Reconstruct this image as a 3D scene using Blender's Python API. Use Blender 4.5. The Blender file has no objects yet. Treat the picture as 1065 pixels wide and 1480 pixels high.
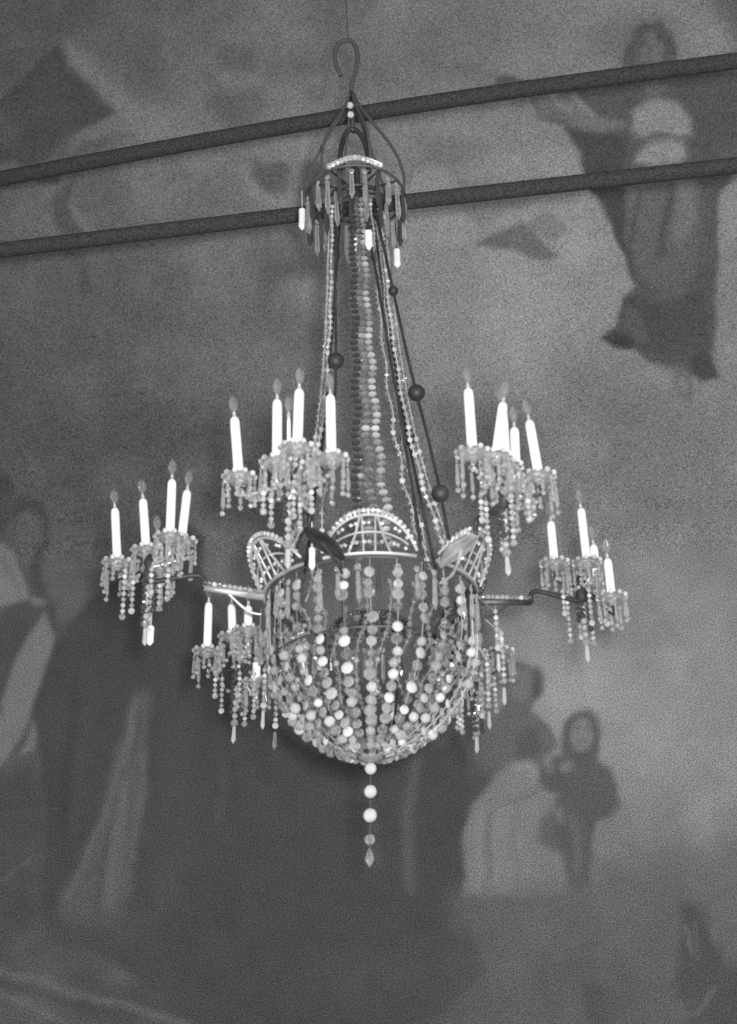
import bpy, math, random
import numpy as np
from math import sin, cos, pi, radians, sqrt, atan2, hypot
from mathutils import Vector, Matrix

random.seed(11)
rng = np.random.default_rng(5)
SC = bpy.context.scene
COL = SC.collection

# ------------------------------------------------------------------ camera
CAM = Vector((0.0, -6.07, 1.6))
PITCH, ROLL, FPX = radians(26.8), radians(1.4), 2000.0
FW = Vector((0, cos(PITCH), sin(PITCH)))
UP0 = Vector((0, -sin(PITCH), cos(PITCH)))
R0 = Vector((1, 0, 0))
UP = UP0 * cos(ROLL) + R0 * sin(ROLL)
RT = R0 * cos(ROLL) - UP0 * sin(ROLL)
cd = bpy.data.cameras.new('camera')
cam = bpy.data.objects.new('camera', cd)
COL.objects.link(cam)
m = Matrix((RT, UP, -FW)).transposed().to_4x4()
m.translation = CAM
cam.matrix_world = m
cd.sensor_fit = 'VERTICAL'
cd.sensor_height = 24.0
cd.lens = 24.0 * FPX / 1480.0
cd.clip_end = 100
cd.dof.use_dof = True
cd.dof.focus_distance = 9.6
cd.dof.aperture_fstop = 1.6
SC.camera = cam

# ------------------------------------------------------------------ light
w = bpy.data.worlds.new('nave_air')
SC.world = w
w.use_nodes = True
w.node_tree.nodes['Background'].inputs[0].default_value = (0.62, 0.62, 0.62, 1)
w.node_tree.nodes['Background'].inputs[1].default_value = 0.46


def area_light(name, loc, target, size, power):
    ld = bpy.data.lights.new(name, 'AREA')
    ld.shape = 'DISK'
    ld.size = size
    ld.energy = power
    o = bpy.data.objects.new(name, ld)
    o.location = loc
    o.rotation_euler = (Vector(target) - Vector(loc)).to_track_quat('-Z', 'Y').to_euler()
    COL.objects.link(o)


area_light('flash_lamp', (0.16, -6.15, 1.72), (0, 0, 5.2), 0.25, 600)
area_light('glint_light_right', (5.5, -7.0, 8.5), (0, 0, 4.6), 1.0, 110)  # unseen lamp added to put small glints on the crystal
area_light('glint_light_left', (-4.5, -8.0, 2.5), (0, 0, 4.6), 1.0, 80)  # second added lamp, out of view, for glints from the left

SC.view_settings.view_transform = 'Standard'
SC.view_settings.look = 'None'
SC.view_settings.gamma = 1
SC.view_settings.use_curve_mapping = False
SC.view_settings.exposure = 0.0


# ------------------------------------------------------------------ materials
def mat(name, base, rough=0.5, metal=0.0, trans=0.0, ior=1.5, noise=None, spec=0.5):
    mt = bpy.data.materials.new(name)
    mt.use_nodes = True
    nt = mt.node_tree
    b = nt.nodes['Principled BSDF']
    b.inputs['Base Color'].default_value = (base, base, base, 1)
    b.inputs['Roughness'].default_value = rough
    b.inputs['Metallic'].default_value = metal
    b.inputs['Transmission Weight'].default_value = trans
    b.inputs['IOR'].default_value = ior
    b.inputs['Specular IOR Level'].default_value = spec
    if noise:
        sc_, lo, hi = noise
        tc = nt.nodes.new('ShaderNodeTexCoord')
        n = nt.nodes.new('ShaderNodeTexNoise')
        n.inputs['Scale'].default_value = sc_
        n.inputs['Detail'].default_value = 3
        r = nt.nodes.new('ShaderNodeMapRange')
        r.inputs['From Min'].default_value = 0.3
        r.inputs['From Max'].default_value = 0.7
        r.inputs['To Min'].default_value = lo
        r.inputs['To Max'].default_value = hi
        nt.links.new(tc.outputs['Object'], n.inputs['Vector'])
        nt.links.new(n.outputs['Fac'], r.inputs['Value'])
        nt.links.new(r.outputs['Result'], b.inputs['Base Color'])
    return mt


M_CRYSTAL = mat('cut_crystal', 0.95, 0.06, 0, 0.84, 1.55)
M_CLEAR = mat('clear_crystal', 0.95, 0.04, 0, 0.95, 1.5)
M_PRISM = mat('crystal_prism', 0.95, 0.05, 0, 0.88, 1.52)


def vary_by_bead(mt, pts):
    """beads of a string differ at random: each loose piece gets its own transmission"""
    nt = mt.node_tree
    b = nt.nodes['Principled BSDF']
    g = nt.nodes.new('ShaderNodeNewGeometry')
    cr = nt.nodes.new('ShaderNodeValToRGB')
    el = cr.color_ramp.elements
    el[0].position, el[0].color = pts[0][0], (pts[0][1],) * 3 + (1,)
    el[1].position, el[1].color = pts[-1][0], (pts[-1][1],) * 3 + (1,)
    for x, v in pts[1:-1]:
        e = el.new(x)
        e.color = (v, v, v, 1)
    nt.links.new(g.outputs['Random Per Island'], cr.inputs['Fac'])
    nt.links.new(cr.outputs['Color'], b.inputs['Transmission Weight'])


vary_by_bead(M_CRYSTAL, ((0, .97), (.35, .86), (.7, .72), (1, .42)))
vary_by_bead(M_CLEAR, ((0, 1), (.8, .93), (1, .5)))
M_BALL = mat('milky_crystal', 0.9, 0.1, 0, 0.5)
M_WHITE_GLASS = mat('white_glass', 0.96, 0.3, 0, 0.05)  # whiteness stands in for light on the drops; also the bulb sockets
M_DIM = mat('dim_crystal', 0.07, 0.12, 0, 0.25, 1.5)  # darker crystal tone for some beads and prisms
M_CANDLE = mat('white_candle_tube', 0.95, 0.45, noise=(9, 0.9, 0.97))
M_BULB = mat('clear_bulb_glass', 0.95, 0.03, 0, 0.93, 1.3)
M_SILVER = mat('silvered_brass', 0.75, 0.34, 0.7, noise=(14, 0.55, 0.9))
M_DIMBRASS = mat('dim_shaded_brass', 0.1, 0.5, 0.5, noise=(14, 0.06, 0.14))  # darker brass for the rings; carries shade on far arches and one arm
M_DARK = mat('dark_and_shaded_metal', 0.035, 0.55, 0.2, noise=(10, 0.02, 0.05))  # dark metal of the rods; also carries the shade of two arms
M_BAR = mat('painted_iron_bar', 0.045, 0.9, 0.0, noise=(90, 0.025, 0.085), spec=0.05)
M_CORD = mat('dull_grey_iron', 0.085, 0.8, spec=0.15)


# ------------------------------------------------------------------ mesh kit
class MB:
    def __init__(s):
        s.v, s.f = [], []

    def add(s, vs, fs):
        o = len(s.v)
        s.v.extend(vs)
        s.f.extend([tuple(i + o for i in f) for f in fs])

    def tube(s, pts, rad, n=8, cap=True):
        pts = [Vector(p) for p in pts]
        k = len(pts)
        if not hasattr(rad, '__len__'):
            rad = [rad] * k
        ref = None
        vs = []
        for i, p in enumerate(pts):
            t = (pts[min(i + 1, k - 1)] - pts[max(i - 1, 0)]).normalized()
            if ref is None:
                ref = t.orthogonal().normalized()
            u = (ref - t * ref.dot(t))
            u = u.normalized() if u.length > 1e-6 else t.orthogonal().normalized()
            ref = u
            q = t.cross(u)
            for j in range(n):
                a = 2 * pi * j / n
                vs.append(p + (u * cos(a) + q * sin(a)) * rad[i])
        fs = [(i * n + j, i * n + (j + 1) % n, (i + 1) * n + (j + 1) % n, (i + 1) * n + j)
              for i in range(k - 1) for j in range(n)]
        if cap:
            fs.append(tuple(range(n))[::-1])
            fs.append(tuple((k - 1) * n + j for j in range(n)))
        s.add(vs, fs)

    def lathe(s, base, prof, n=16, axis=None, twist=0.0):
        """profile of (r, h) turned about an axis through base"""
        base = Vector(base)
        ax = Vector(axis).normalized() if axis is not None else Vector((0, 0, 1))
        u = ax.orthogonal().normalized()
        q = ax.cross(u)
        vs, fs = [], []
        for (r, h) in prof:
            for j in range(n):
                a = 2 * pi * (j + twist) / n
                vs.append(base + ax * h + (u * cos(a) + q * sin(a)) * r)
        for i in range(len(prof) - 1):
            for j in range(n):
                fs.append((i * n + j, i * n + (j + 1) % n, (i + 1) * n + (j + 1) % n, (i + 1) * n + j))
        fs.append(tuple(range(n))[::-1])
        fs.append(tuple((len(prof) - 1) * n + j for j in range(n)))
        s.add(vs, fs)

    def bead(s, c, r, n=8, squash=1.0, tw=None):
        """cut crystal bead: girdle, slanting crown facets and small flat tables"""
        ax = Vector((random.uniform(-.25, .25), random.uniform(-.25, .25), 1))
        prof = [(.38 * r, -.95 * r * squash), (.82 * r, -.58 * r * squash), (r, -.12 * r), (r, .12 * r),
                (.82 * r, .58 * r * squash), (.38 * r, .95 * r * squash)]
        s.lathe(c, prof, n, ax, random.random() if tw is None else tw)

    def octagon(s, c, r, facing):
        """flat eight-sided drop, its table facing sideways"""
        f = Vector(facing)
        f.z = 0
        f = f.normalized()
        s.lathe(Vector(c) - f * r * .38, [(.5 * r, 0), (r, .3 * r), (r, .46 * r), (.5 * r, .76 * r)], 8, f, .5)

    def prism(s, top, L, r, n=6):
        """long spear prism, widest above its point"""
        ax = Vector((random.uniform(-.03, .03), random.uniform(-.03, .03), -1))
        s.lathe(top, [(.25 * r, 0), (.7 * r, .06 * L), (.75 * r, .3 * L), (r, .80 * L), (.12 * r, L)], n, ax, random.random())

    def build(s, name, material, parent=None, smooth=False):
        me = bpy.data.meshes.new(name)
        me.from_pydata([tuple(v) for v in s.v], [], s.f)
        me.update()
        if smooth:
            me.polygons.foreach_set('use_smooth', [True] * len(me.polygons))
        me.materials.append(material)
        o = bpy.data.objects.new(name, me)
        COL.objects.link(o)
        if parent is not None:
            o.parent = parent
            o.matrix_parent_inverse = Matrix.Identity(4)
        return o


def interp(tab, x):
    xs = [a for a, b in tab]
    ys = [b for a, b in tab]
    return float(np.interp(x, xs, ys))


def pol(ang, r, z):
    """point on the chandelier: angle 0 right, 90 towards the viewer"""
    a = radians(ang)
    return Vector((r * cos(a), -r * sin(a), z))


def spline(pts, n=8):
    pts = [Vector(p) for p in pts]
    out = []
    P = [pts[0] * 2 - pts[1]] + pts + [pts[-1] * 2 - pts[-2]]
    for i in range(1, len(P) - 2):
        for k in range(n):
            t = k / n
            a, b, c, d = P[i - 1], P[i], P[i + 1], P[i + 2]
            out.append(.5 * ((2 * b) + (c - a) * t + (2 * a - 5 * b + 4 * c - d) * t * t + (3 * b - a - 3 * c + d) * t ** 3))
    out.append(pts[-1])
    return out


def empty(name, loc, label, cat, group=None):
    o = bpy.data.objects.new(name, None)
    o.empty_display_size = .1
    o.location = loc
    COL.objects.link(o)
    o['label'] = label
    o['category'] = cat
    if group:
        o['group'] = group
    return o


# ------------------------------------------------------------------ setting: the wall and its mural
WY, ZB, KV = 4.2, 6.2, 0.045           # wall distance, height where the vault starts to lean in, its curvature


def wall_y(z):
    return WY - KV * np.maximum(0, z - ZB) ** 2


def wall_slab():
    s = MB()
    zs = [0.0, 1.5, 3, 4.5, 6.2] + [6.2 + .4 * i for i in range(1, 23)]
    vs, fs = [], []
    for z in zs:
        y = float(wall_y(z))
        for x in (-6.5, 6.5):
            vs.append((x, y + .02, z))
            vs.append((x, y + .42, z))
    n = len(zs)
    for i in range(n - 1):
        a, b = i * 4, (i + 1) * 4
        fs += [(a, a + 2, b + 2, b), (a + 3, a + 1, b + 1, b + 3), (a, b, b + 1, a + 1), (a + 2, a + 3, b + 3, b + 2)]
    fs += [(0, 1, 3, 2), (4 * n - 4, 4 * n - 2, 4 * n - 1, 4 * n - 3)]
    s.add(vs, fs)
    o = s.build('wall_back', mat('lime_plaster', 0.2, 0.9, noise=(3, 0.16, 0.24)))
    o['kind'] = 'structure'


wall_slab()

# the painting is laid down on a sheet of tones (one cell = 3.5 units of the sheet) and carried onto the wall
CELL = 3.5
SX0, SY0, SX1, SY1 = -420, -260, 1490, 1620
gx = np.arange(SX0, SX1, CELL)
gy = np.arange(SY0, SY1, CELL)
GX, GY = np.meshgrid(gx, gy)


def vnoise(scale, seed):
    """smooth value noise on the sheet"""
    r = np.random.default_rng(seed)
    nx, ny = int((SX1 - SX0) / scale) + 4, int((SY1 - SY0) / scale) + 4
    g = r.uniform(-1, 1, (ny, nx))
    fx, fy = (GX - SX0) / scale, (GY - SY0) / scale
    ix, iy = fx.astype(int), fy.astype(int)
    tx, ty = fx - ix, fy - iy
    tx, ty = tx * tx * (3 - 2 * tx), ty * ty * (3 - 2 * ty)
    return (g[iy, ix] * (1 - tx) * (1 - ty) + g[iy, ix + 1] * tx * (1 - ty) + g[iy + 1, ix] * (1 - tx) * ty + g[iy + 1, ix + 1] * tx * ty)


# painted sky and cloud tones with vignette darkening put into them, then streaky brushwork
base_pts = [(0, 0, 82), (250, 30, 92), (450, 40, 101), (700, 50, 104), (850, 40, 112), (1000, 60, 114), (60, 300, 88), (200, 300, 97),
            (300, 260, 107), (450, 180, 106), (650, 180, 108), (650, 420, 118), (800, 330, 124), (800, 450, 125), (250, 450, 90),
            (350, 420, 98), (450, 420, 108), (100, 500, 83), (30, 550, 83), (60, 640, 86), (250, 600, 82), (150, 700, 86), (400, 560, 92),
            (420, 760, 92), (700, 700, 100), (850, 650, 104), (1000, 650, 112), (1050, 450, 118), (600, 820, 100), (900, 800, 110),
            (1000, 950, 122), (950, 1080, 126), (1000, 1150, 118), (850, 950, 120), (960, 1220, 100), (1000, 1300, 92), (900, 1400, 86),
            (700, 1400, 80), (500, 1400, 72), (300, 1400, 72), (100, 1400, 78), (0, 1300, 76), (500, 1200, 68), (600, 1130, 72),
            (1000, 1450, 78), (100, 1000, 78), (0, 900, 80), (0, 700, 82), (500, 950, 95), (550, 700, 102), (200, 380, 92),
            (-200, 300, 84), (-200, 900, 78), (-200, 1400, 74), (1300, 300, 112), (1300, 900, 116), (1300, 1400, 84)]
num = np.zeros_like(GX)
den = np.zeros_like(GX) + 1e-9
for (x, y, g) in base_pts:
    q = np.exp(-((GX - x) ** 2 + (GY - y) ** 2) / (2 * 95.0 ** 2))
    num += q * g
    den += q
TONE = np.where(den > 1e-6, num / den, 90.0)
TONE += 5.0 * vnoise(90, 1) + 4.0 * vnoise(45, 2) + 2.5 * vnoise(18, 3)
WX = GX + 5 * vnoise(40, 7) + 2 * vnoise(14, 8)      # the brush wanders a little
WYY = GY + 5 * vnoise(40, 9) + 2 * vnoise(14, 10)
PART = np.zeros(GX.shape, int)


def dist_poly(px, py, pts):
    d = np.full(px.shape, 1e9)
    inside = np.zeros(px.shape, bool)
    n = len(pts)
    for i in range(n):
        x0, y0 = pts[i]
        x1, y1 = pts[(i + 1) % n]
        ex, ey = x1 - x0, y1 - y0
        t = np.clip(((px - x0) * ex + (py - y0) * ey) / (ex * ex + ey * ey + 1e-9), 0, 1)
        d = np.minimum(d, np.hypot(px - x0 - t * ex, py - y0 - t * ey))
        c = ((y0 > py) != (y1 > py)) & (px < ex * (py - y0) / (ey if abs(ey) > 1e-9 else 1e-9) + x0)
        inside ^= c
    return np.where(inside, -d, d)


def paint(g, a, blur, pts, part=None):
    xs = [p[0] for p in pts]
    ys = [p[1] for p in pts]
    pad = blur * 2 + 14
    i0, i1 = np.searchsorted(gx, [min(xs) - pad, max(xs) + pad])
    j0, j1 = np.searchsorted(gy, [min(ys) - pad, max(ys) + pad])
    sl = (slice(j0, j1), slice(i0, i1))
    d = dist_poly(WX[sl], WYY[sl], pts)
    t = np.clip(.5 - d / (2 * blur), 0, 1)
    t = t * t * (3 - 2 * t) * a
    TONE[sl] = TONE[sl] * (1 - t) + (g + 2.0 * vnoise(30, len(pts) + 3)[sl]) * t
    if part:
        PART[sl][d < 0] = part


def blob(g, a, blur, x, y, rx, ry, rot=0, part=None):
    c, s = cos(radians(rot)), sin(radians(rot))
    pts = [(x + rx * cos(k * pi / 9) * c - ry * sin(k * pi / 9) * s, y + rx * cos(k * pi / 9) * s + ry * sin(k * pi / 9) * c) for k in range(18)]
    paint(g, a, blur, pts, part)


def stroke(g, a, wdt, pts, blur=4):
    for i in range(len(pts) - 1):
        (x0, y0), (x1, y1) = pts[i], pts[i + 1]
        l = hypot(x1 - x0, y1 - y0) + 1e-6
        nx, ny = -(y1 - y0) / l * wdt / 2, (x1 - x0) / l * wdt / 2
        paint(g, a, blur, [(x0 + nx, y0 + ny), (x1 + nx, y1 + ny), (x1 - nx, y1 - ny), (x0 - nx, y0 - ny)])


# 1: dark pointed cloak, upper left, with a pale sleeve beside it
paint(74, .92, 5, [(-160, 300), (-60, 210), (0, 142), (55, 90), (86, 62), (112, 102), (140, 125), (172, 160), (140, 174), (112, 190), (92, 225), (84, 262),
                   (60, 262), (30, 240), (0, 235), (-100, 300)], 1)
paint(90, .5, 14, [(-10, 165), (20, 165), (30, 190), (10, 215), (-20, 210)])
paint(113, .55, 12, [(100, 60), (125, 76), (160, 110), (205, 150), (240, 165), (255, 200), (200, 205), (172, 160), (135, 122), (104, 92)], 1)
paint(80, .7, 10, [(125, 200), (190, 196), (150, 215), (120, 235), (92, 240), (108, 212)])
paint(100, .5, 10, [(100, 190), (150, 178), (190, 180), (140, 195), (105, 212), (80, 240), (60, 235)])
paint(76, .7, 7, [(92, 262), (104, 250), (102, 290), (112, 318), (128, 340), (100, 345), (84, 330), (78, 290)], 1)
paint(110, .5, 6, [(104, 285), (112, 300), (132, 330), (145, 342), (128, 336), (108, 315)])
paint(108, .5, 14, [(205, 270), (250, 265), (262, 300), (230, 322), (195, 300)])
paint(80, .45, 14, [(-20, 440), (20, 460), (36, 560), (40, 640), (0, 660), (-60, 600)])
stroke(74, .5, 12, [(95, 360), (120, 370), (128, 420)], 8)
# 2: cherubs in the cloud
paint(78, .5, 9, [(312, 78), (330, 60), (360, 58), (372, 80), (364, 100), (340, 108), (318, 98)], 2)
paint(80, .55, 12, [(298, 150), (310, 128), (335, 135), (368, 128), (380, 150), (376, 180), (340, 190), (312, 178)], 9)
paint(116, .4, 8, [(232, 55), (240, 60), (262, 88), (245, 90)])
paint(114, .4, 10, [(430, 120), (450, 108), (475, 108), (488, 128), (478, 150), (470, 120), (450, 118), (435, 130), (405, 140), (380, 135)])
paint(90, .4, 8, [(440, 125), (462, 118), (475, 130), (468, 150), (445, 152)])
paint(118, .45, 10, [(392, 198), (450, 192), (474, 205), (470, 228), (440, 232), (405, 225)])
paint(79, .7, 7, [(364, 226), (380, 232), (408, 235), (425, 260), (440, 235), (462, 228), (470, 240), (468, 275), (440, 290), (415, 275), (400, 288), (378, 268), (364, 250)], 10)
paint(120, .5, 9, [(350, 235), (362, 252), (385, 275), (420, 278), (432, 290), (428, 312), (395, 300), (362, 280), (345, 250)], 10)
blob(118, .5, 8, 420, 265, 12, 14, 0, 10)
paint(80, .6, 14, [(378, 388), (400, 378), (450, 372), (468, 392), (440, 400), (415, 405), (395, 418), (378, 450), (370, 430)], 11)
paint(120, .5, 14, [(420, 405), (455, 412), (490, 430), (470, 460), (430, 440)])
stroke(92, .45, 6, [(590, 268), (593, 250), (603, 238), (618, 231), (634, 230), (648, 236), (658, 248), (661, 262)], 6)
paint(92, .4, 14, [(600, 200), (660, 195), (700, 215), (680, 240), (620, 228)])
stroke(124, .5, 10, [(752, 224), (750, 250)], 8)
stroke(124, .4, 12, [(705, 290), (730, 284), (765, 280)], 8)
blob(122, .55, 10, 626, 256, 24, 16, 0, 12)
stroke(128, .6, 6, [(592, 280), (598, 265), (606, 256)], 4)
paint(126, .5, 12, [(640, 306), (668, 312), (690, 330), (685, 350), (650, 360), (620, 350), (615, 330)])
paint(86, .75, 6, [(686, 352), (715, 332), (750, 318), (775, 330), (790, 350), (804, 374), (782, 377), (758, 372), (735, 360), (712, 355)], 13)
paint(98, .6, 6, [(760, 318), (790, 305), (812, 318), (820, 332), (796, 350), (778, 334)], 13)
stroke(124, .6, 5, [(776, 330), (790, 350), (802, 370)], 3)
paint(100, .5, 12, [(660, 262), (720, 258), (800, 262), (760, 300), (700, 318), (670, 300)])
paint(90, .35, 18, [(590, 70), (680, 90), (715, 110), (650, 118), (600, 100)])

# 3: friar with outspread arms, upper right
paint(96, .5, 22, [(860, 40), (900, 20), (960, 15), (1010, 40), (1000, 70), (900, 90), (860, 80)])
paint(82, .9, 5, [(902, 68), (912, 42), (935, 30), (958, 32), (974, 52), (982, 80), (975, 105), (955, 118), (925, 118), (905, 105), (900, 88)], 3)
blob(104, .7, 6, 940, 76, 18, 30, 0, 3)
stroke(74, .6, 7, [(918, 60), (935, 60)], 3)
stroke(74, .6, 7, [(945, 57), (960, 55)], 3)
stroke(82, .5, 5, [(940, 62), (936, 80)], 3)
stroke(80, .5, 5, [(928, 92), (948, 91)], 3)
paint(80, .9, 5, [(765, 128), (820, 120), (870, 118), (920, 112), (980, 108), (1020, 102), (1110, 96), (1150, 130), (1130, 210), (1062, 240), (1056, 262), (1040, 282), (1036, 330),
                  (1037, 400), (1034, 470), (1030, 510), (1036, 548), (1010, 548), (985, 532), (960, 528), (935, 520), (915, 498), (905, 500), (871, 487), (890, 468), (898, 430),
                  (916, 412), (905, 390), (895, 352), (880, 315), (862, 280), (845, 262), (840, 215), (826, 190), (816, 178), (780, 168), (768, 145)], 3)
paint(68, .65, 6, [(820, 182), (845, 186), (905, 188), (906, 240), (900, 300), (908, 360), (916, 408), (895, 352), (880, 315), (862, 280), (845, 262), (838, 212)])
paint(94, .8, 8, [(905, 245), (915, 262), (985, 240), (1010, 262), (1012, 330), (995, 430), (960, 420), (930, 400), (912, 370), (904, 310)])
stroke(72, .6, 9, [(975, 262), (962, 310), (958, 370)], 5)
stroke(72, .6, 6, [(925, 280), (916, 330), (912, 370)], 4)
paint(112, .6, 8, [(975, 262), (1000, 262), (1005, 320), (985, 360), (975, 320)])
paint(74, .6, 9, [(900, 430), (960, 440), (1020, 420), (1030, 500), (980, 520), (920, 500), (890, 485)])
paint(92, .6, 6, [(905, 440), (925, 450), (940, 490), (920, 492), (898, 470)])
paint(66, .8, 4, [(872, 486), (893, 478), (918, 488), (912, 502), (890, 500)])
paint(68, .7, 5, [(995, 520), (1018, 505), (1030, 520), (1036, 546), (1008, 546)])
stroke(116, .6, 5, [(852, 285), (878, 350), (908, 408)], 4)
paint(106, .75, 7, [(775, 140), (810, 132), (838, 140), (870, 168), (905, 182), (900, 195), (850, 186), (815, 172), (782, 166)], 3)
stroke(122, .7, 6, [(798, 138), (812, 150), (830, 158)], 4)
stroke(124, .7, 7, [(828, 134), (842, 150), (862, 166)], 4)
stroke(84, .5, 6, [(790, 150), (806, 164)], 4)
paint(74, .8, 4, [(716, 112), (735, 106), (760, 116), (790, 118), (790, 132), (750, 130), (722, 122)], 3)
paint(126, .88, 8, [(912, 190), (914, 165), (935, 148), (955, 144), (980, 152), (996, 172), (1000, 196), (985, 205), (955, 200), (930, 205)], 3)
paint(128, .88, 7, [(920, 232), (922, 216), (945, 205), (975, 204), (990, 212), (992, 226), (985, 238), (940, 240)], 3)
stroke(74, .55, 6, [(918, 206), (955, 196), (998, 200)], 4)
blob(108, .5, 8, 948, 130, 14, 10)
paint(86, .75, 5, [(972, 530), (998, 534), (998, 560), (992, 576), (976, 572)], 3)
blob(118, .7, 4, 985, 555, 7, 14)
paint(72, .5, 20, [(1030, 0), (1080, -30), (1120, 40), (1065, 60)])
paint(124, .45, 18, [(985, 20), (1025, 24), (1055, 50), (1040, 74), (990, 72)])

# 4: tall dark friar in the middle, pale scapular in front
paint(68, .95, 7, [(255, 762), (275, 757), (290, 775), (290, 830), (300, 880), (330, 940), (352, 1020), (400, 1050), (440, 1080), (500, 1105), (560, 1110),
                   (640, 1080), (664, 1050), (672, 1120), (668, 1220), (664, 1300), (700, 1400), (640, 1470), (500, 1500), (300, 1480), (180, 1400), (62, 1345), (60, 1280),
                   (70, 1180), (52, 1080), (44, 1000), (60, 950), (92, 912), (130, 868), (165, 838), (238, 800)], 4)
paint(74, .7, 6, [(240, 770), (262, 760), (275, 790), (262, 830), (238, 830)], 4)
blob(86, .5, 8, 215, 910, 14, 9, 30)
paint(84, .8, 10, [(190, 1020), (198, 1000), (216, 1000), (214, 1040), (216, 1100), (206, 1170), (196, 1240), (188, 1300), (172, 1344), (120, 1342), (84, 1330), (88, 1290),
                   (112, 1252), (140, 1190), (152, 1130), (172, 1070)], 4)
stroke(72, .6, 8, [(204, 1030), (190, 1100), (166, 1180), (150, 1250), (140, 1330)], 4)
stroke(96, .5, 5, [(196, 1010), (180, 1080), (160, 1150), (130, 1230), (100, 1300)], 5)
stroke(92, .5, 9, [(212, 1090), (204, 1170), (192, 1240)], 6)
stroke(94, .45, 7, [(190, 1040), (182, 1150), (176, 1260)], 6)
stroke(94, .5, 12, [(180, 1130), (165, 1230), (160, 1320)], 5)
stroke(80, .5, 6, [(120, 1262), (108, 1330)], 5)
stroke(84, .35, 10, [(320, 1060), (325, 1130), (314, 1190)], 8)
stroke(84, .35, 14, [(530, 1120), (540, 1190), (545, 1260)], 8)
stroke(92, .5, 16, [(600, 1090), (592, 1150), (590, 1220), (590, 1290)], 9)
paint(80, .25, 20, [(240, 1020), (280, 1060), (260, 1300), (215, 1350), (225, 1150)])
stroke(58, .4, 12, [(110, 1000), (100, 1100), (92, 1220)], 9)
paint(74, .7, 24, [(60, 1325), (200, 1310), (220, 1370), (60, 1380)])
stroke(80, .3, 12, [(130, 1020), (116, 1120), (110, 1200)], 9)
paint(80, .3, 40, [(450, 1380), (620, 1360), (640, 1440), (480, 1460)])

# 5: man in a pale coat at the left edge
paint(72, .85, 6, [(16, 740), (20, 720), (38, 712), (60, 720), (72, 745), (70, 775), (62, 800), (60, 840), (78, 880), (82, 915), (66, 905), (58, 875), (46, 850), (40, 790), (22, 775)], 5)
paint(90, .7, 6, [(24, 745), (40, 738), (60, 748), (60, 775), (50, 800), (40, 830), (32, 800), (24, 775)], 5)
stroke(74, .5, 5, [(28, 758), (40, 756)], 3)
stroke(74, .5, 5, [(30, 790), (42, 792)], 3)
paint(108, .88, 5, [(-120, 740), (0, 782), (22, 800), (34, 838), (42, 866), (20, 870), (0, 895), (-120, 900)], 5)
stroke(90, .6, 6, [(0, 800), (18, 830), (28, 866)], 4)
paint(72, .7, 6, [(-60, 905), (4, 876), (42, 866), (58, 880), (60, 898), (30, 950), (6, 1000), (-60, 1000)], 5)
blob(104, .7, 4, 54, 868, 12, 7, 10, 5)
paint(104, .85, 5, [(62, 884), (76, 920), (70, 950), (56, 985), (46, 1020), (30, 1060), (12, 1095), (-10, 1120), (-60, 1160), (-60, 1060), (0, 1030), (8, 985), (20, 950), (44, 915)], 5)
paint(100, .85, 4, [(44, 1040), (50, 1055), (46, 1085), (30, 1092), (36, 1070)], 5)
paint(70, .8, 8, [(-40, 660), (0, 672), (14, 695), (18, 730), (6, 775), (-40, 790)], 5)
paint(70, .4, 20, [(-60, 1180), (40, 1110), (60, 1160), (50, 1260), (-60, 1300)])
stroke(90, .5, 5, [(-20, 1285), (10, 1270), (40, 1245), (48, 1235)], 4)

# 6: woman in a pale dress leaning to a child
paint(86, .85, 6, [(724, 960), (745, 955), (768, 962), (782, 985), (782, 1010), (770, 1030), (798, 1055), (806, 1075), (780, 1100), (782, 1125), (760, 1098), (740, 1098),
                   (700, 1110), (690, 1080), (700, 1045), (724, 1030), (728, 1000), (722, 985)], 6)
blob(102, .7, 6, 752, 992, 19, 25, 0, 6)
blob(72, .6, 6, 777, 988, 8, 26)
stroke(76, .5, 5, [(738, 990), (748, 990)], 3)
paint(72, .5, 7, [(752, 1062), (776, 1052), (782, 1085), (765, 1095), (745, 1092)])
paint(107, .85, 7, [(738, 1100), (760, 1096), (778, 1110), (784, 1135), (800, 1150), (786, 1165), (790, 1200), (798, 1228), (812, 1240), (818, 1270), (824, 1296), (780, 1300), (668, 1296),
                    (672, 1200), (682, 1160), (700, 1140), (716, 1115)], 6)
stroke(90, .55, 8, [(728, 1160), (760, 1152), (780, 1140)], 5)
stroke(122, .6, 8, [(742, 1110), (762, 1104), (776, 1120)], 6)
stroke(90, .5, 8, [(712, 1170), (708, 1220), (705, 1285)], 6)
stroke(118, .45, 8, [(760, 1170), (756, 1220), (762, 1280)], 6)
stroke(90, .45, 6, [(738, 1180), (734, 1240)], 5)
stroke(76, .6, 6, [(780, 1104), (788, 1128)], 4)
# 7: child in a dark mantle
paint(78, .88, 6, [(812, 1068), (815, 1045), (828, 1030), (846, 1026), (860, 1036), (868, 1060), (866, 1095), (884, 1110), (896, 1140), (894, 1166), (880, 1178), (862, 1188), (858, 1230), (852, 1280),
                   (832, 1290), (818, 1250), (808, 1210), (800, 1180), (806, 1150), (790, 1135), (782, 1112), (800, 1095), (814, 1088)], 7)
blob(110, .8, 5, 841, 1060, 17, 24, 0, 7)
stroke(78, .6, 4, [(828, 1050), (838, 1052)], 3)
stroke(78, .6, 4, [(846, 1050), (856, 1054)], 3)
stroke(84, .5, 4, [(836, 1070), (848, 1071)], 3)
blob(108, .7, 6, 822, 1108, 13, 9, -20, 7)
blob(98, .6, 5, 794, 1108, 8, 9, 0, 7)
stroke(108, .6, 12, [(808, 1168), (812, 1190)], 6)
stroke(95, .6, 10, [(830, 1180), (832, 1220), (836, 1260)], 6)
stroke(66, .4, 5, [(856, 1185), (855, 1220)], 4)
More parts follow.
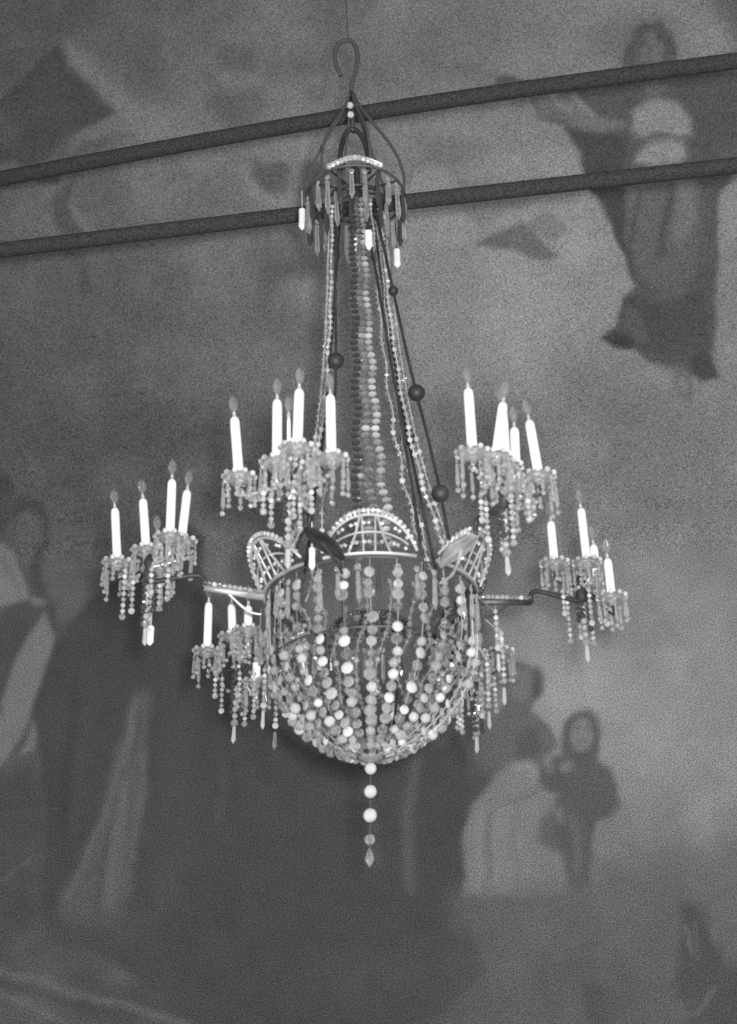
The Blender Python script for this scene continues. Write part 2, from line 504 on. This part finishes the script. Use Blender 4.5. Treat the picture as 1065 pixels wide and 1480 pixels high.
paint(72, .6, 7, [(782, 1180), (800, 1172), (812, 1205), (816, 1230), (798, 1225), (780, 1215)])
paint(88, .55, 26, [(650, 1285), (840, 1285), (840, 1340), (650, 1340)])
for k in range(9):
    stroke(random.choice((96, 116, 92)), .35, 7, [(700 + 12 * k, 1170), (692 + 13 * k, 1230), (690 + 14 * k, 1290)], 6)
# ground and the dark group in the lower right corner
paint(84, .4, 40, [(650, 1300), (1200, 1190), (1500, 1250), (1500, 1700), (650, 1700)])
paint(70, .7, 12, [(985, 1300), (1010, 1305), (1030, 1340), (1050, 1390), (1100, 1420), (1100, 1500), (1000, 1500), (975, 1420), (980, 1350)], 8)
stroke(108, .6, 6, [(988, 1335), (994, 1356), (1000, 1376)], 4)
stroke(98, .6, 5, [(1003, 1330), (1008, 1360), (1012, 1385)], 4)
stroke(106, .6, 6, [(1030, 1340), (1038, 1362)], 5)
stroke(98, .6, 6, [(982, 1450), (990, 1466), (1008, 1462), (1020, 1446), (1040, 1428)], 4)
stroke(94, .5, 5, [(990, 1448), (1010, 1446)], 4)
stroke(88, .5, 5, [(820, 1430), (832, 1465), (845, 1490)], 4)
paint(70, .5, 12, [(840, 1420), (870, 1430), (880, 1490), (850, 1500)])
# light bands of the painted frame, lower left
stroke(96, .6, 9, [(-80, 1385), (0, 1400), (80, 1424), (160, 1450), (260, 1476), (340, 1500)], 7)
stroke(92, .6, 8, [(-80, 1420), (0, 1434), (60, 1458), (100, 1484)], 6)
stroke(66, .5, 10, [(-80, 1403), (0, 1417), (80, 1442), (160, 1470)], 6)

TONE += 1.6 * vnoise(8, 21) + 1.2 * vnoise(130, 22)
TONE = np.where(TONE > 72, 72 + (TONE - 72) * 1.25, TONE)
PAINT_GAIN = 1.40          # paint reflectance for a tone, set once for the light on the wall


def mural():
    root = empty('mural', (0, float(wall_y(2.0)), 2.0),
                 'huge painted mural of robed figures on the wall behind the chandelier', 'mural')
    step = 0.019
    nx = int(11.0 / step)
    xs = np.linspace(-5.5, 5.5, nx + 1)
    zs = [2.0]
    while zs[-1] < 13.6:
        z = zs[-1]
        sl = 2 * KV * max(0, z - ZB)
        zs.append(z + step / sqrt(1 + sl * sl))
    zs = np.array(zs)
    X, Z = np.meshgrid(xs, zs)
    Y = wall_y(Z)
    dx, dy, dz = X - CAM.x, Y - CAM.y, Z - CAM.z
    dep = dx * FW.x + dy * FW.y + dz * FW.z
    U = 532.5 + FPX * (dx * RT.x + dy * RT.y + dz * RT.z) / dep
    V = 740 - FPX * (dx * UP.x + dy * UP.y + dz * UP.z) / dep
    fx = np.clip((U - SX0) / CELL, 0, len(gx) - 1.01)
    fy = np.clip((V - SY0) / CELL, 0, len(gy) - 1.01)
    ix, iy = fx.astype(int), fy.astype(int)
    tx, ty = fx - ix, fy - iy
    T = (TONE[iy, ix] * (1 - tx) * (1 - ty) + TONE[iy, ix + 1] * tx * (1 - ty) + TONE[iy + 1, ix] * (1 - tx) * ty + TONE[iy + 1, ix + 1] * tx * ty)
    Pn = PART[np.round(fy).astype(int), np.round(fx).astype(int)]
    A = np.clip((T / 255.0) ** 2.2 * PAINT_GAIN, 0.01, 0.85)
    mt = bpy.data.materials.new('fresco_paint')
    mt.use_nodes = True
    nt = mt.node_tree
    b = nt.nodes['Principled BSDF']
    b.inputs['Roughness'].default_value = 0.9
    b.inputs['Specular IOR Level'].default_value = 0.1
    at = nt.nodes.new('ShaderNodeAttribute')
    at.attribute_name = 'paint'
    tc = nt.nodes.new('ShaderNodeTexCoord')
    n = nt.nodes.new('ShaderNodeTexNoise')
    n.inputs['Scale'].default_value = 95
    n.inputs['Detail'].default_value = 2.5
    n.inputs['Roughness'].default_value = 0.8
    r = nt.nodes.new('ShaderNodeMapRange')
    r.inputs['From Min'].default_value = 0.38
    r.inputs['From Max'].default_value = 0.62
    r.inputs['To Min'].default_value = 0.45
    r.inputs['To Max'].default_value = 1.6
    mx = nt.nodes.new('ShaderNodeVectorMath')
    mx.operation = 'SCALE'
    nt.links.new(tc.outputs['Object'], n.inputs['Vector'])
    nt.links.new(n.outputs['Fac'], r.inputs['Value'])
    nt.links.new(at.outputs['Color'], mx.inputs[0])
    nt.links.new(r.outputs['Result'], mx.inputs['Scale'])
    nt.links.new(mx.outputs[0], b.inputs['Base Color'])
    H, W = X.shape
    co = np.stack([X, Y - root.location.y, Z - root.location.z], -1).reshape(-1, 3)
    idx = np.arange(H * W).reshape(H, W)
    quads = np.stack([idx[:-1, :-1], idx[:-1, 1:], idx[1:, 1:], idx[1:, :-1]], -1).reshape(-1, 4)
    pq = Pn[:-1, :-1].reshape(-1)
    names = {0: ('painted_background', None), 1: ('painted_cloak', 'dark pointed painted cloak at upper left'),
             2: ('painted_head', 'dim dark head among the painted clouds'), 9: ('painted_head', 'second dim dark head among the painted clouds'),
             10: ('painted_cherub', 'winged painted cherub left of the crystal crown'), 11: ('painted_cloud', 'dark painted cloud'),
             12: ('painted_cherub', 'pale painted cherub face right of the crystal crown'), 13: ('painted_drapery', 'dark painted scrap of drapery'),
             3: ('painted_figure', 'painted friar in dark habit with outspread arms'),
             4: ('painted_figure', 'tall painted friar in dark habit with pale scapular'),
             5: ('painted_figure', 'painted man in a pale coat at the left edge'),
             6: ('painted_figure', 'painted woman in a pale dress leaning to a child'),
             7: ('painted_figure', 'painted child in a dark mantle'),
             8: ('painted_figure', 'dark painted group in the lower right corner')}
    for k, (nm, lab) in names.items():
        qs = quads[pq == k]
        if not len(qs):
            continue
        used, inv = np.unique(qs, return_inverse=True)
        inv = inv.reshape(-1)
        me = bpy.data.meshes.new(nm)
        me.vertices.add(len(used))
        me.vertices.foreach_set('co', co[used].astype(np.float32).ravel())
        me.loops.add(len(inv))
        me.loops.foreach_set('vertex_index', inv.astype(np.int32))
        me.polygons.add(len(qs))
        me.polygons.foreach_set('loop_start', np.arange(0, len(inv), 4, dtype=np.int32))
        me.update(calc_edges=True)
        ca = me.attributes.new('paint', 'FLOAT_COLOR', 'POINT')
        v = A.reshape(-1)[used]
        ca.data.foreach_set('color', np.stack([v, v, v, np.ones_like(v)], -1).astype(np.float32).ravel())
        me.materials.append(mt)
        o = bpy.data.objects.new(nm, me)
        COL.objects.link(o)
        o.parent = root
        if lab:
            o['label'] = lab


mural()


# ------------------------------------------------------------------ the two iron tie bars
def tie_bar(pts, rad, label):
    s = MB()
    s.tube(spline(pts, 8), rad, 14)
    o = s.build('tie_bar', M_BAR, None, True)
    o['label'] = label
    o['category'] = 'iron bar'
    o['group'] = 'iron tie bars behind the chandelier'
    return o


BAR1 = ((-5.2, 1.95, 7.9), (-2.75, 1.33, 7.9), (.06, .71, 7.9), (2.6, .3, 7.9), (5.2, -.05, 7.9))
BAR2 = ((-5.2, 1.38, 7.05), (-2.55, .98, 7.05), (.04, .60, 7.05), (2.45, .28, 7.05), (5.2, -.06, 7.05))
tie_bar(BAR1, 0.052, 'upper of two dark iron bars crossing behind the chandelier, just below its hook')
tie_bar(BAR2, 0.048, 'lower of two dark iron bars crossing behind the crystal crown of the chandelier')

# ------------------------------------------------------------------ the chandelier
CH = empty('chandelier', (0, 0, 2.95), 'large crystal chandelier with white candles hanging before the mural', 'chandelier')


def hang(z):
    return max(0, z - 4.6) / 3.2 * .045 + max(0, 3.9 - z) / 1.0 * .035


def part(s, name, material, parent=CH, smooth=False, label=None):
    """parts are drawn in world metres; shift them into their parent's frame"""
    off = CH.location
    # the whole fitting hangs a little out of plumb
    s.v = [Vector(v) - off - Vector((hang(v[2]), 0, 0)) for v in s.v]
    o = s.build(name, material, parent, smooth)
    if label:
        o['label'] = label
    return o


# hook and cord
s = MB()
hk = [(0.0, 0, 7.36), (0.005, 0, 7.46), (0.03, 0, 7.56), (0.045, 0, 7.68), (0.02, 0, 7.79), (-0.04, 0, 7.80), (-0.085, 0, 7.73), (-0.085, 0, 7.62), (-0.06, 0, 7.53)]
s.tube(spline(hk, 6), 0.013, 8)
part(s, 'hook', M_CORD, smooth=True)
s = MB()
s.tube([(-0.01, 0, 7.8), (-0.012, 0, 8.7)], 0.004, 6)
part(s, 'cord', M_CORD)

# crown: ring, ogee ribs, inner fork, lit front edge put in as a pale crest, prisms
CZ = 6.62
s = MB()
s.tube([pol(a, .27, CZ) for a in range(0, 361, 10)], 0.008, 8)
part(s, 'crown_ring', M_DIMBRASS, smooth=True)
s = MB()
for a in range(60, 121, 5):
    s.bead(pol(a, .275, CZ + .035 + .012 * cos(radians((a - 90) * 6))), .019, 7)
s.tube([pol(a, .285, CZ + .02 + .02 * cos(radians((a - 90) * 3))) for a in range(60, 121, 4)], .009, 6)
part(s, 'crown_lit_front', M_SILVER, label='lit front edge of the crown, built as a pale crest')
for a in (10, 72, 130, 190, 252, 310):
    s = MB()
    s.tube(spline([pol(a, .27, CZ), pol(a, .275, CZ + .12), pol(a, .23, CZ + .3), pol(a, .13, CZ + .5), pol(a, .06, CZ + .63), pol(a, .012, CZ + .76)], 6), 0.0085, 6)
    part(s, 'crown_rib', M_CORD, smooth=True)
s = MB()
s.tube(spline([(-.085, 0, 6.8), (-.075, 0, 6.95), (-.045, 0, 7.08), (0, 0, 7.12), (.05, 0, 7.06), (.075, 0, 6.95), (.08, 0, 6.8)], 6), .015, 8)
s.tube([(0, 0, 7.1), (0, 0, 7.4)], .013, 8)
part(s, 'inner_fork', M_DARK, smooth=True)
for z in (7.2, 7.27):
    s = MB()
    s.bead((-.01, -.03, z), .02)
    part(s, 'stem_bead', M_BALL)
for i, a in enumerate(range(0, 360, 15)):
    s = MB()
    p = pol(a + 4, .27, CZ - .02)
    s.octagon(p - Vector((0, 0, .018)), .017, p)
    s.prism(p - Vector((0, 0, .035)), .17 + .03 * (i % 3), .017)
    part(s, 'crown_prism', M_DIM if i % 3 == 1 else M_PRISM)
for i, a in enumerate(range(0, 360, 30)):
    s = MB()
    p = pol(a + 10, .17, CZ - .06)
    s.prism(p, .24, .015)
    part(s, 'crown_prism', M_DIM if i % 2 else M_PRISM)
s = MB()
for a in range(0, 360, 30):
    s.tube([pol(a, .27, CZ), pol(a, .09, CZ + .03), pol(a, 0.0, CZ + .04)], .006, 5)
for p in ((.06, -.14), (-.01, -.13), (.22, .20)):
    s.tube([(p[0], p[1], 6.60), (p[0], p[1], 6.27 if p[1] < 0 else 6.42)], .003, 4)
s.tube([pol(a, .16, CZ - .04) for a in range(0, 361, 20)], .01, 6)
s.tube([(0, 0, CZ - .25), (0, 0, CZ + .2)], .03, 10)
part(s, 'crown_frame', M_DARK)


def white_drop(p, L, r):
    q = MB()
    q.tube([p + Vector((0, 0, .12)), p], .002, 4)
    q.lathe(p, [(.3 * r, 0), (r, .1 * L), (r * .95, .5 * L), (r * 1.05, .85 * L), (.3 * r, L)], 8, (random.uniform(-.02, .02), 0, -1))
    return part(q, 'lit_drop', M_WHITE_GLASS, label='glass drop coloured white to look brightly lit')


for p, L, r in (((-.30, 0.05, 6.60), .15, .020), ((.06, -.14, 6.285), .13, .022), ((.22, .20, 6.42), .13, .020), ((-.01, -.13, 6.27), .11, .010),
                ((-.330, -.93, 4.365), .10, .013), ((-.25, -.62, 4.19), .11, .014), ((-1.03, -.06, 4.07), .10, .016), ((.46, .95, 3.92), .075, .012)):
    white_drop(Vector(p), L, r)

# bead chains from the crown down to the rim
RIM_R, RIM_Z = .50, 4.19
CH_PROF = [(4.25, .475), (4.45, .39), (4.7, .325), (5.0, .265), (5.3, .225), (5.7, .19), (6.1, .17), (6.55, .15)]
for i, a in enumerate((6, 34, 58, 77, 88, 100, 148, 166, 190, 222, 262, 322)):
    s = MB()
    z = 6.5
    k = 0
    while z > 4.27:
        t = (6.5 - z) / 2.2
        dense = a in (77, 88, 100, 262)
        r = (.0145 if dense else .0115) + .004 * t
        p = pol(a + 2 * sin((6.5 - z) / .0558 * 1.2), interp(CH_PROF, z) - (.02 if dense else 0), z)
        if dense:
            s.lathe(p - Vector((0, 0, r * .6)), [(r * .5, 0), (r * 1.25, r * .4), (r * 1.25, r * .8), (r * .5, r * 1.2)], 8, (random.uniform(-.15, .15), random.uniform(-.15, .15), 1), random.random())
        else:
            s.bead(p, r, 6)
        z -= r * (2.5 if dense else 2.9)
        k += 1
    s.tube([pol(a + 2 * sin(k2 * 1.2), interp(CH_PROF, zz) - (.02 if a in (77, 88, 100, 262) else 0), zz) for k2, zz in enumerate([6.5 - .0558 * j for j in range(41)])], .0028, 4)
    part(s, 'bead_chain', M_DIM if a in (100,) else (M_CRYSTAL if a in (77, 34, 148) else M_CLEAR), label='dark crystal bead chain' if a == 100 else None)

# dark rods with round knobs
for a, prof, balls in ((40, [(6.5, .13), (6.0, .21), (5.37, .31), (4.78, .42), (4.22, .5)], (5.88, 5.21, 4.61)),
                       (137, [(6.6, .14), (6.0, .17), (5.47, .185), (5.1, .22), (4.6, .36), (4.22, .5)], (5.47,)),
                       (62, [(6.5, .1), (5.6, .26), (5.2, .33), (4.7, .42), (4.22, .5)], ()),
                       (222, [(6.5, .13), (5.9, .2), (5.3, .28), (4.8, .38), (4.22, .5)], (5.4,)),
                       (318, [(6.5, .13), (5.9, .2), (5.3, .28), (4.8, .38), (4.22, .5)], (5.2,))):
    s = MB()
    pts = spline([pol(a, r, z) for z, r in prof], 6)
    s.tube(pts, .0075, 6)
    tab = sorted(prof)
    rod = part(s, 'rod', M_DARK, smooth=True)
    for z in balls:
        b = MB()
        R = .042 if z < 5.6 else .026
        b.lathe(pol(a, interp(tab, z), z), [(R * sin(k * pi / 10) + .001, -R * cos(k * pi / 10)) for k in range(11)], 14)
        part(b, 'knob', M_DARK, rod, True)

# rim, lower hoop and ribs of the basket
BPROF = [(3.425, .04), (3.44, .12), (3.49, .22), (3.565, .32), (3.66, .40), (3.78, .465), (3.92, .495), (4.19, .50)]
s = MB()
s.tube([pol(a, RIM_R, RIM_Z) for a in range(0, 361, 6)], .004, 8)
part(s, 'basket_rim', M_DIMBRASS, smooth=True)
s = MB()
s.tube([pol(a, .475, 3.87) for a in range(0, 361, 6)], .005, 6)
part(s, 'basket_hoop', M_DIMBRASS, smooth=True)
for a in range(15, 375, 45):
    s = MB()
    s.tube(spline([pol(a, r - .03, z) for z, r in BPROF[::-1]], 3), .007, 6)
    part(s, 'basket_rib', M_DARK, smooth=True)

# strings of cut beads that make the basket
NST = 26
for i in range(NST):
    a = 90 + 360 * i / NST
    s = MB()
    L = 0.0
    z, zr = 4.12, []
    tot = []
    pz = 4.12
    while z > 3.44:
        r = interp(BPROF, z)
        rb = .0235 * min(1.0, .45 + r / .42) * random.uniform(.82, 1.12)
        skip = (z > 3.97 and i % 2 == 1 and 4 < i < 22) or (3.86 < z < 3.99 and random.random() < .5)
        if not skip:
            if random.random() < .55:
                s.octagon(pol(a + random.uniform(-1, 1), r, z), rb * 1.08, pol(a + random.uniform(-12, 12), 1, 0))
            else:
                s.bead(pol(a + random.uniform(-1, 1), r, z), rb, 8, .95)
        # step along the curve
        st = rb * 2.15
        dz = .001
        acc = 0
        while acc < st and z > 3.43:
            r2 = interp(BPROF, z - .004)
            acc += hypot(.004, r2 - interp(BPROF, z))
            z -= .004
    s.tube([pol(a, interp(BPROF, 4.19 - .019 * j), 4.19 - .019 * j) for j in range(41)], .003, 4)
    part(s, 'bead_string', M_CRYSTAL)
# inner second layer of small beads, a festoon net
for i in range(24):
    a = 360 * i / 24 + 7
    s = MB()
    z = 4.1
    while z > 3.6:
        r = interp(BPROF, z) - .09 + .03 * sin(z * 25)
        s.bead(pol(a + 5 * sin(z * 9), r, z), .013, 6)
        z -= .034
    s.tube([pol(a + 5 * sin(zz * 9), interp(BPROF, zz) - .09 + .03 * sin(zz * 25), zz) for zz in [4.12 - .0125 * j for j in range(43)]], .0025, 4)
    part(s, 'inner_bead_string', M_CLEAR)
# long prisms under the rim
for i in range(36):
    a = 10 * i + 6
    s = MB()
    p = pol(a, RIM_R + .015, RIM_Z - .03)
    s.octagon(p - Vector((0, 0, .02)), .016, p)
    s.prism(p - Vector((0, 0, .04)), .13 + .03 * (i % 2), .013)
    part(s, 'rim_prism', M_PRISM if i % 4 else M_DIM)

# rosette and the drop of balls
s = MB()
for a in range(0, 360, 30):
    s.bead(pol(a, .085, 3.455), .021)
s.lathe((0, 0, 3.40), [(.02, 0), (.05, .015), (.06, .03), (.03, .045)], 12)
part(s, 'rosette', M_CRYSTAL)
s = MB()
s.tube([(0, 0, 2.98), (0, 0, 3.42)], .003, 5)
part(s, 'drop_wire', M_CORD)
for z, r in ((3.375, .027), (3.27, .029), (3.163, .031)):
    s = MB()
    s.lathe((0, 0, z), [(r * max(.12, sin(k * pi / 8)), -r * cos(k * pi / 8)) for k in range(9)], 10)
    part(s, 'ball', M_BALL, label='bright round crystal ball below the basket')
s = MB()
s.lathe((0, 0, 3.055), [(.024 * max(.12, sin(k * pi / 8)), -.024 * cos(k * pi / 8)) for k in range(9)], 10)
s.lathe((0, 0, 3.02), [(.004, 0), (.016, .03), (.02, .055), (.002, .085)], 8, (0, 0, -1))
part(s, 'end_drop', M_PRISM)

# scalloped arches standing on the rim
for ac in (90, 30, 150, 210, 270, 330):
    s = MB()
    H = .15 if ac == 90 else .17

    def pt(u, v, ac=ac, H=H):            # u along -1..1, v height 0..1
        h = H * v * (1 - .85 * abs(u) ** 2.2)
        return pol(ac + u * 24, RIM_R + .01 + h * .55, RIM_Z + .015 + h)
    us = [k / 12 - 1 for k in range(25)]
    s.tube([pt(u, 0) for u in us], .0085, 6)
    s.tube([pt(u, 1) for u in us], .008, 6)
    s.tube([pt(u * .8, .55) for u in us], .005, 5)
    for u in (-.45, .45):
        s.tube([pt(u, 0), pt(u * .6, .5), pt(u * .35, 1)], .006, 5)
    for u in (-.12, .12):
        s.tube([pt(u, 0), pt(u, 1)], .005, 5)
    for u in us:
        if abs(u) < .95:
            s.bead(pt(u, 1.12), .0125, 6)
            if int(abs(u) * 12) % 3 == 0:
                s.bead(pt(u, .8), .010, 6)
                s.bead(pt(u, .3), .010, 6)
    part(s, 'rim_arch', M_SILVER if ac in (30, 90, 150) else M_DIMBRASS)  # far arches get a darker metal, their shade put into the colour

# ---- candle arms: root angle, hub angle, hub radius, hub height, material
ARMS = {
    'A': (104, 110, .98, 4.36, [(-.55, -.85, 4.45, .30, -.025), (-.38, -.97, 4.45, .31, .0), (-.335, -.90, 4.47, .24, .0), (-.29, -1.07, 4.46, .29, 0.01), (-.15, -.99, 4.45, .31, 0.0)]),
    'B': (50, 54, .98, 4.36, [(.42, -1.02, 4.45, .31, 0.0), (.52, -.96, 4.46, .27, .05), (.57, -.89, 4.45, .29, .005), (.63, -.72, 4.44, .30, .01), (.72, -.80, 4.45, .28, -.02)]),
    'C': (174, 170, 1.05, 4.33, [(-1.22, .01, 4.45, .30, -.03), (-1.06, -.12, 4.45, .28, -.03), (-1.03, .12, 4.45, .20, -.02), (-.93, -.26, 4.45, .30, .0), (-.89, -.17, 4.47, .27, .02)]),
    'D': (353, 350, 1.05, 4.33, [(.91, .14, 4.45, .23, 0.0), (1.07, .14, 4.45, .30, 0.0), (1.15, .02, 4.21, .20, 0.0), (1.14, .30, 4.42, .2, 0.0)]),
    'E': (228, 224, .98, 4.13, [(-.85, .62, 4.2, .27, 0.0), (-.71, .53, 4.24, .18, -.01), (-.62, .40, 4.22, .13, .0), (-.6, .69, 4.05, .17, 0.0)]),
    'F': (304, 304, .95, 4.08, [(.53, .76, 4.2, .22, -.01), (.50, .72, 4.05, .12, 0.0), (.66, .62, 4.15, .1, 0.0)]),
}
PEND_BUDGET = [96]
rest = MB()


def pendant_shape(q, p, L, outward):
    """an eight-sided drop, a spear prism and a small end bead"""
    q.octagon(p - Vector((0, 0, .011)), .013, outward)
    q.prism(p - Vector((0, 0, .026)), L, .0095)
    q.bead(p - Vector((0, 0, .026 + L + .012)), .0115, 7)


def bead_drop(q, p, n, r0):
    q.tube([p + Vector((0, 0, .03)), p - Vector((0, 0, (n - 1) * r0 * 2.5))], .002, 4)
    for k in range(n):
        q.bead(p - Vector((0, 0, k * r0 * 2.5)), r0 * (1.0 if k < n - 1 else 1.35), 7)


for key, (a0, a1, hr, hz, candles) in ARMS.items():
    hub = pol(a1, hr, hz)
    root_p = pol(a0, RIM_R, RIM_Z + .01)
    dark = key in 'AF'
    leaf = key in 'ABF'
    s = MB()
    e1 = pol(a1, .79, RIM_Z + .03 if key not in 'EF' else RIM_Z - .08)
    s.tube([root_p, root_p.lerp(e1, .5), e1], [.019, .016, .014], 8)
    sc2 = MB()
    sc2.tube(spline([e1, e1 + Vector((0, 0, .0)) + (hub - e1) * .12 + Vector((0, 0, .05)), hub + Vector((0, 0, -.09)), hub], 5), .012, 8)
    s.tube(spline([pol(a0, RIM_R - .01, RIM_Z - .08), pol(a0, .58, RIM_Z - .06), e1.lerp(root_p, .35)], 6), .007, 6)
    if leaf:
        # broad leaf-shaped plate along the shaded arms
        d = (e1 - root_p)
        side = d.cross(Vector((0, 0, 1))).normalized()
        for k in range(6):
            t0, t1 = k / 6, (k + 1) / 6
            w0, w1 = .012 + .035 * sin(pi * t0), .012 + .035 * sin(pi * t1)
            A0, A1 = root_p + d * t0, root_p + d * t1
            th = Vector((0, 0, .008))
            vs = [A0 - side * w0 - th, A0 + side * w0 - th, A1 + side * w1 - th, A1 - side * w1 - th,
                  A0 - side * w0 + th, A0 + side * w0 + th, A1 + side * w1 + th, A1 - side * w1 + th]
            s.add(vs, [(0, 3, 2, 1), (4, 5, 6, 7), (0, 1, 5, 4), (1, 2, 6, 5), (2, 3, 7, 6), (3, 0, 4, 7)])
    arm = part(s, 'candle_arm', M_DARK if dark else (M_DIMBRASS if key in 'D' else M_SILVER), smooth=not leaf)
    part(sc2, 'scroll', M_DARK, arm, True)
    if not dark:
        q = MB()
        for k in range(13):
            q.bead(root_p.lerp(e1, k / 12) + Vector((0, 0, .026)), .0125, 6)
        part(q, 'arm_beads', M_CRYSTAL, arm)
    q = MB()
    q.lathe(hub - Vector((0, 0, .10)), [(.006, 0), (.022, .02), (.03, .05), (.018, .08), (.03, .1), (.02, .13), (.006, .15)], 12)
    part(q, 'hub', M_DARK, arm, True)
    candles = [(x + (.02 if key == 'B' else 0), y, z - {'A': .045, 'B': .05, 'C': .035, 'D': .035, 'E': .015, 'F': .01}[key], h, l) for (x, y, z, h, l) in candles]
    for (x, y, z, h, lean) in candles:
        base = Vector((x, y, z))
        q = MB()
        out = base - hub
        q.tube(spline([hub - Vector((0, 0, .02)), hub + out * .45 - Vector((0, 0, .05)), Vector((base.x, base.y, base.z - .075)), base - Vector((0, 0, .03))], 5), .0065, 6)
        part(q, 'branch', M_DARK if random.random() < .75 else M_SILVER, arm, True)
    # strings of beads hanging from the hub
    for k in range(9):
        q = MB()
        an = 40 * k + 11
        rr = .03 + .085 * (k % 3) / 2
        c = hub + Vector((rr * cos(radians(an)), rr * sin(radians(an)), -.06))
        n = random.choice((5, 6, 7, 9))
        bead_drop(q, c, n, .0115)
        part(q, 'hanging_bead_string', M_CRYSTAL if k % 3 else M_DIM, arm)
    q = MB()
    bead_drop(q, hub - Vector((0, 0, .12)), 6, .0145)
    q.prism(hub - Vector((0, 0, .32)), .09, .013)
    part(q, 'hub_drop', M_CRYSTAL, arm)
    # festoons between the dishes
    for k in range(len(candles)):
        q = MB()
        c0 = Vector(candles[k][:3])
        c1 = Vector(candles[(k + 1) % len(candles)][:3])
        for j in range(1, 9):
            t = j / 9
            q.bead(c0.lerp(c1, t) - Vector((0, 0, .04 + .09 * sin(pi * t))), .010, 6)
        q.tube([c0.lerp(c1, j / 12) - Vector((0, 0, .04 + .09 * sin(pi * j / 12))) for j in range(13)], .002, 4)
        part(q, 'festoon', M_CRYSTAL, arm)
    # candles
    for (x, y, z, h, lean) in candles:
        base = Vector((x, y, z))
        ax = Vector((lean / h if h else 0, random.uniform(-.02, .02), 1)).normalized()
        R = .0215
        if abs(x + .335) < .001:
            R = .008
        q = MB()
        q.lathe(base + ax * .015, [(R * .7, -.015), (R * .8, 0), (R, .012), (R, h - .03), (R * .9, h - .012), (R * .55, h)], 16, ax)
        cdl = part(q, 'candle', M_CANDLE, CH, True)
        q = MB()
        t = base + ax * (h + .012)
        q.lathe(t, [(.007, 0), (.0085, .016), (.006, .022), (.0065, .03), (.016, .052), (.0195, .07), (.017, .09), (.008, .108), (.002, .116)], 12, ax)
        part(q, 'bulb', M_BULB, cdl, True)
        q = MB()
        q.lathe(t, [(.0062, 0), (.0062, .026), (.003, .032)], 8, ax)
        part(q, 'bulb_socket', M_WHITE_GLASS, cdl, True)
        # drip dish
        q = MB()
        DR = .068
        prof = [(.010, -.03), (.016, -.012), (.03, -.010), (DR * .8, .0), (DR, .012), (DR * .99, .015), (DR * .75, .005), (.02, -.002), (.012, .004)]
        q.lathe(base, prof, 24)
        dish = part(q, 'drip_dish', M_PRISM, CH, True)
        # bright cut buttons round the dish rim
        q = MB()
        for k in range(10):
            an = 36 * k + 8
            q.bead(base + Vector((DR * cos(radians(an)), DR * sin(radians(an)), .016)), .0125, 7)
        part(q, 'rim_beads', M_CRYSTAL, dish)
        n = 8
        for k in range(n):
            an = 360 * k / n + random.uniform(-6, 6)
            d = Vector((cos(radians(an)), sin(radians(an)), 0))
            p = base + d * DR - Vector((0, 0, .006))
            L = random.choice((.055, .08, .115))
            if PEND_BUDGET[0] > 0:
                q = MB()
                pendant_shape(q, p, L, d)
                part(q, 'pendant', M_PRISM, dish)
                PEND_BUDGET[0] -= 1
            else:
                pendant_shape(rest, p, L, d)
o = part(rest, 'pendants', M_PRISM, CH, label='small crystal prisms hanging from the farther drip dishes')
o['kind'] = 'stuff'

# loose strings under the far side of the basket, right and left
for (x, y, z, n) in ((.62, .1, 4.05, 9), (.56, .3, 4.0, 9), (.58, -.1, 4.08, 7), (-.52, .25, 3.95, 7), (-.47, .38, 3.92, 8)):
    s = MB()
    bead_drop(s, Vector((x, y, z)), n, .012)
    s.prism(Vector((x, y, z - n * .03)), .09, .011)
    s.tube([(x, y, z), tuple(pol(math.degrees(atan2(-y, x)), RIM_R, RIM_Z - .02))], .003, 5)
    part(s, 'hanging_string', M_CRYSTAL)
